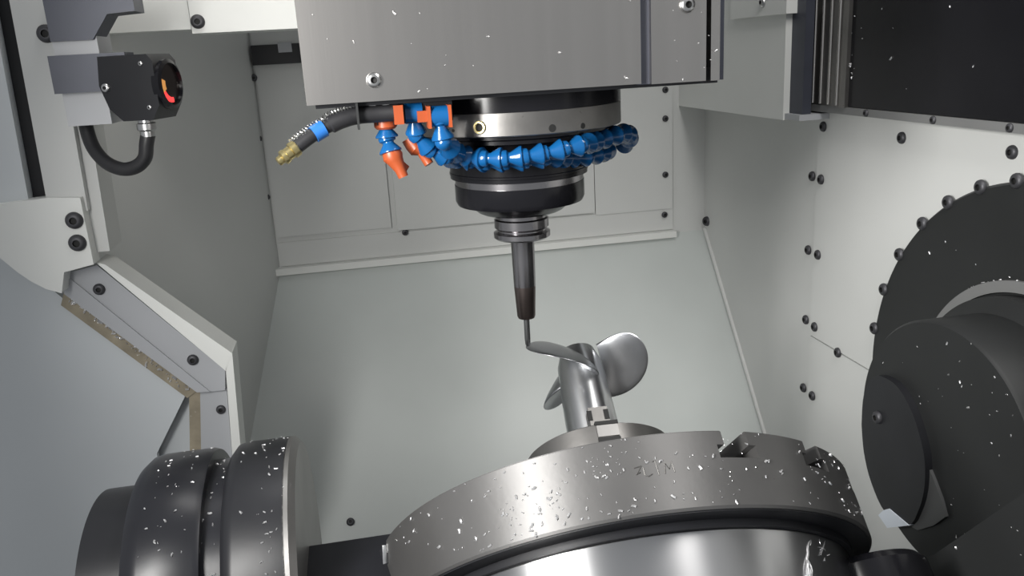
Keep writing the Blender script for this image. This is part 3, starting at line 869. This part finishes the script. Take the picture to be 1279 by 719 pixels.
# left bearing
LY, LZ = -0.125, 0.632
bl = thing('bearing_drum', 'worn black bearing drum with bright flange on the left', 'bearing', (-0.33, LY, 0.0))
bm = B(); lathe(bm, [(0, -0.455), (0.120, -0.455), (0.120, -0.405), (0, -0.405)], (0, LY, LZ), (1, 0, 0), 96)
obj('rear_drum', bm, 'black', bl)
bm = B(); lathe(bm, [(0, -0.412), (0.1395, -0.412), (0.146, -0.404), (0.1475, -0.396), (0.1475, -0.350), (0.1455, -0.345), (0, -0.345)], (0, LY, LZ), (1, 0, 0), 128)
obj('drum', bm, 'black_worn', bl)
bm = B(); lathe(bm, [(0, -0.347), (0.135, -0.347), (0.135, -0.326), (0, -0.326)], (0, LY, LZ), (1, 0, 0), 128)
obj('groove', bm, 'black_worn', bl)
bm = B(); lathe(bm, [(0, -0.328), (0.1405, -0.328), (0.1475, -0.322), (0.149, -0.316), (0.149, -0.272), (0, -0.272)], (0, LY, LZ), (1, 0, 0), 128)
obj('ring', bm, 'black', bl)
bm = B(); lathe(bm, [(0, -0.273), (0.149, -0.273), (0.149, -0.268), (0.142, -0.262), (0, -0.262)], (0, LY, LZ), (1, 0, 0), 128)
obj('flange', bm, 'steel', bl)
bm = B(); box(bm, -0.44, -0.275, LY - 0.12, LY + 0.12, 0.0, LZ - 0.05)
obj('pedestal', bm, 'black', bl, bevel=0.004)
pl_ = []
for i in range(190):
    a = radians(random.uniform(60, 200)); s_ = random.choice((0, 0, 1, 1, 2))
    if s_ == 0: r, x = 0.1475, random.uniform(-0.395, -0.350)
    elif s_ == 1: r, x = 0.149, random.uniform(-0.315, -0.275) if random.random() < .4 else random.uniform(-0.295, -0.272)
    else: r, x = 0.135, random.uniform(-0.345, -0.330)
    pl_.append((Vector((x, LY + r * cos(a), LZ + r * sin(a))), (0, cos(a), sin(a))))
chips('metal_chips', pl_, bl, 0.0026)

# right bearing: wall disc, lip, hub
br = thing('trunnion_disc', 'large black bolted disc and hub on the right wall', 'bearing', (XR, PY, PZ - 0.3))
bm = B(); lathe(bm, [(0, 0.012), (0.306, 0.012), (0.306, -0.004), (0.303, -0.008), (0, -0.008)], (XR, PY, PZ), (1, 0, 0), 160)
obj('wall_disc', bm, 'black_matt', br)
for x, y in ((1274, 222), (1228, 230), (1187, 250), (1155, 278), (1127, 318), (1107, 361), (1096, 410)):
    p = at(x, y, 0, XR - 0.003); d_ = Vector((0, p.y - PY, p.z - PZ)).normalized() * 0.307
    bolt(br, Vector((XR - 0.006, PY, PZ)) + d_, (-1, 0, 0), 0.0095)
bm = B(); arcplate(bm, 0.176, 0.190, radians(18), radians(150), (XR - 0.008, PY, PZ), (1, 0, 0), -0.006, 0.004, 40, Vector((0, 1, 0)), Vector((0, 0, 1)))
obj('lip', bm, 'lip_grey', br)
XH = 0.465
bm = B(); lathe(bm, [(0, XR), (0.172, XR), (0.172, XR - 0.03), (0.154, XR - 0.045), (0.154, XH + 0.004), (0.151, XH), (0, XH)], (0, PY, PZ), (1, 0, 0), 128)
obj('hub', bm, 'black_matt', br)
HF = lambda x, y, d=0.0: at(x, y, 0, XH - d)
lens = [(1076, 530), (1079, 492), (1092, 470), (1110, 474), (1124, 487), (1138, 512), (1149, 545), (1155, 577), (1154, 612), (1146, 640), (1134, 655), (1106, 640), (1088, 602), (1079, 565)]
P = smoothpath([HF(x, y, 0.010) for x, y in lens + lens[:1]], 4)[:-1]
bm = B(); prism(bm, P, (0.012, 0, 0))
obj('cover_plate', bm, 'black', br, bevel=0.001)
sv = [(1154, 570), (1165, 596), (1175, 622), (1181, 645), (1166, 656), (1146, 662), (1136, 656), (1148, 640), (1155, 612)]
bm = B(); prism(bm, [HF(x, y, 0.004) for x, y in sv], (0.006, 0, 0))
obj('rim_plate', bm, 'cover_grey', br)
bolt(br, HF(1097, 521, 0.010), (-1, 0, 0), 0.0085)
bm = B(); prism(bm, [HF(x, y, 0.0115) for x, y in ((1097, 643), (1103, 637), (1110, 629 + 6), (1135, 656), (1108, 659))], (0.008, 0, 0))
obj('bright_gap_patch', bm, 'gap_light', br)  # added pale plate; its brightness stands for light glimpsed through a gap
pl_ = []
for i in range(55):
    a = random.uniform(0, 2 * pi); r = 0.150 * sqrt(random.random())
    pl_.append((Vector((XH, PY + r * cos(a), PZ + r * sin(a))), (-1, 0, 0)))
for i in range(26):
    a = random.uniform(radians(30), radians(200)); r = random.uniform(0.178, 0.30)
    pl_.append((Vector((XR - 0.008, PY + r * cos(a), PZ + r * sin(a))), (-1, 0, 0)))
for i in range(60):
    a = random.uniform(radians(55), radians(145)); r = 0.190
    pl_.append((Vector((XR - random.uniform(0.008, 0.014), PY + r * cos(a), PZ + r * sin(a))), (0, cos(a), sin(a))))
chips('metal_chips', pl_, br, 0.0027)

# ================================================================== UPPER RIGHT
bx = thing('column_cover', 'white box-shaped cover hanging in the back right corner', 'cover', (0.56, 0.6, 1.01))
bm = B(); box(bm, 0.530, 0.600, 0.408, YB, 1.0105, 1.70)
obj('box', bm, 'paint_white', bx, bevel=0.002)
p = at(982, 17, 0, 0.522)
bm = B(); box(bm, 0.522, 0.595, p.y, 0.60, p.z, 1.70)
obj('upper_plate', bm, 'paint_white', bx, bevel=0.002)
bolt(bx, at(953, 3, 0, 0.522), (-1, 0, 0), 0.0085, BOLTB)

wc_ = thing('way_cover', 'ribbed grey metal sliding cover beside the black panel', 'cover', (0.55, 0.28, 1.04))
XP = 0.572
ya, yb2 = at(1005, 128, 0, XP).y, at(1059, 133, 0, XP).y
zc = at(1030, 130, 0, XP).z
bm = B(); box(bm, 0.541, 0.556, 0.366, 0.4078, 1.020, 1.70)
obj('dark_slide', bm, 'bluegrey', wc_)
bm = B(); box(bm, 0.533, 0.600, 0.360, 0.4078, 1.012, 1.0215)
obj('bottom_lip', bm, 'paint_grey', wc_, bevel=0.001)
for i in range(5):
    y1 = ya + (yb2 - ya) * i / 5; y0 = ya + (yb2 - ya) * (i + 1) / 5
    bm = B(); box(bm, XP - 0.0015 * i, 0.600, y0, y1, zc - 0.0005 * i, 1.70)
    sl_ = obj('slat', bm, 'steel_dark', wc_, bevel=0.0006)
    bm = B(); tube(bm, [(XP - 0.001 - 0.0015 * i, y1 - 0.004, zc + 0.001), (XP - 0.001 - 0.0015 * i, y1 - 0.004, 1.69)], 0.0026, 8)
    obj('bead', bm, 'stainless', sl_)

bp_ = thing('black_panel', 'large dark glossy panel over a bolted grey lip, beside the ribbed cover', 'panel', (XP, -0.1, 1.02))
zl = at(1150, 142.5, 0, XP).z; zm = at(1150, 153, 0, XP).z
bm = B(); box(bm, XP, 0.600, -0.60, yb2 - 0.0005, zl + 0.001, 1.72)
obj('panel', bm, 'black_gloss', bp_, bevel=0.001)
bm = B(); box(bm, XP - 0.003, 0.600, -0.60, ya - 0.005, zm, zl)
obj('lip', bm, 'lip_grey', bp_, bevel=0.001)
for x in (1082, 1166, 1262):
    p = at(x, 141 + (x - 1082) * 0.085, 0, XP - 0.003)
    bolt(bp_, (XP - 0.003, p.y, (zl + zm) / 2), (-1, 0, 0), 0.0055)
pl_ = [(Vector((XP, random.uniform(-0.12, yb2), random.uniform(zl, 1.2))), (-1, 0, 0)) for i in range(16)]
pl_ += [(Vector((XP, random.gauss(yb2 - 0.006, 0.003), random.gauss(1.09, 0.01))), (-1, 0, 0)) for i in range(10)]
chips('metal_chips', pl_, bp_, 0.0035)

# tangle of swarf hanging on the polished body
sw = B()
def cyl_t(px, py, r):
    d = RIGHT * (px - 639.5) + DOWN * (py - 359.5) + FWD * FPX
    o = CAM - T0
    du, dv = d.dot(uT), d.dot(vT); ou, ov = o.dot(uT), o.dot(vT)
    A_ = du * du + dv * dv; B_ = 2 * (du * ou + dv * ov); C_ = ou * ou + ov * ov - r * r
    t = (-B_ - sqrt(max(B_ * B_ - 4 * A_ * C_, 0))) / 2 / A_
    return CAM + d * t
for k in range(26):
    j = lambda s: random.uniform(-s, s)
    pts = [(1027 + j(6), 688 + j(5)), (1026 + j(4), 676 + j(4)), (1018 + j(4), 667 + j(2)), (1011 + j(3), 675 + j(3)), (1009 + j(3), 692 + j(4)), (1011 + j(4), 712 + j(6)), (1012 + j(4), 735)]
    if k > 18: pts = [(1018 + j(8), 680 + j(8)), (1024 + j(8), 686 + j(8)), (1030 + j(6), 693 + j(8))]
    tube(sw, smoothpath([cyl_t(x, y, 0.2195 + random.uniform(0, 0.004)) for x, y in pts], 4), 0.0005, 5)
o = tag(obj('swarf_tangle', sw, 'chip'), 'tangled bundle of fine metal swarf clinging to polished table body', 'swarf')
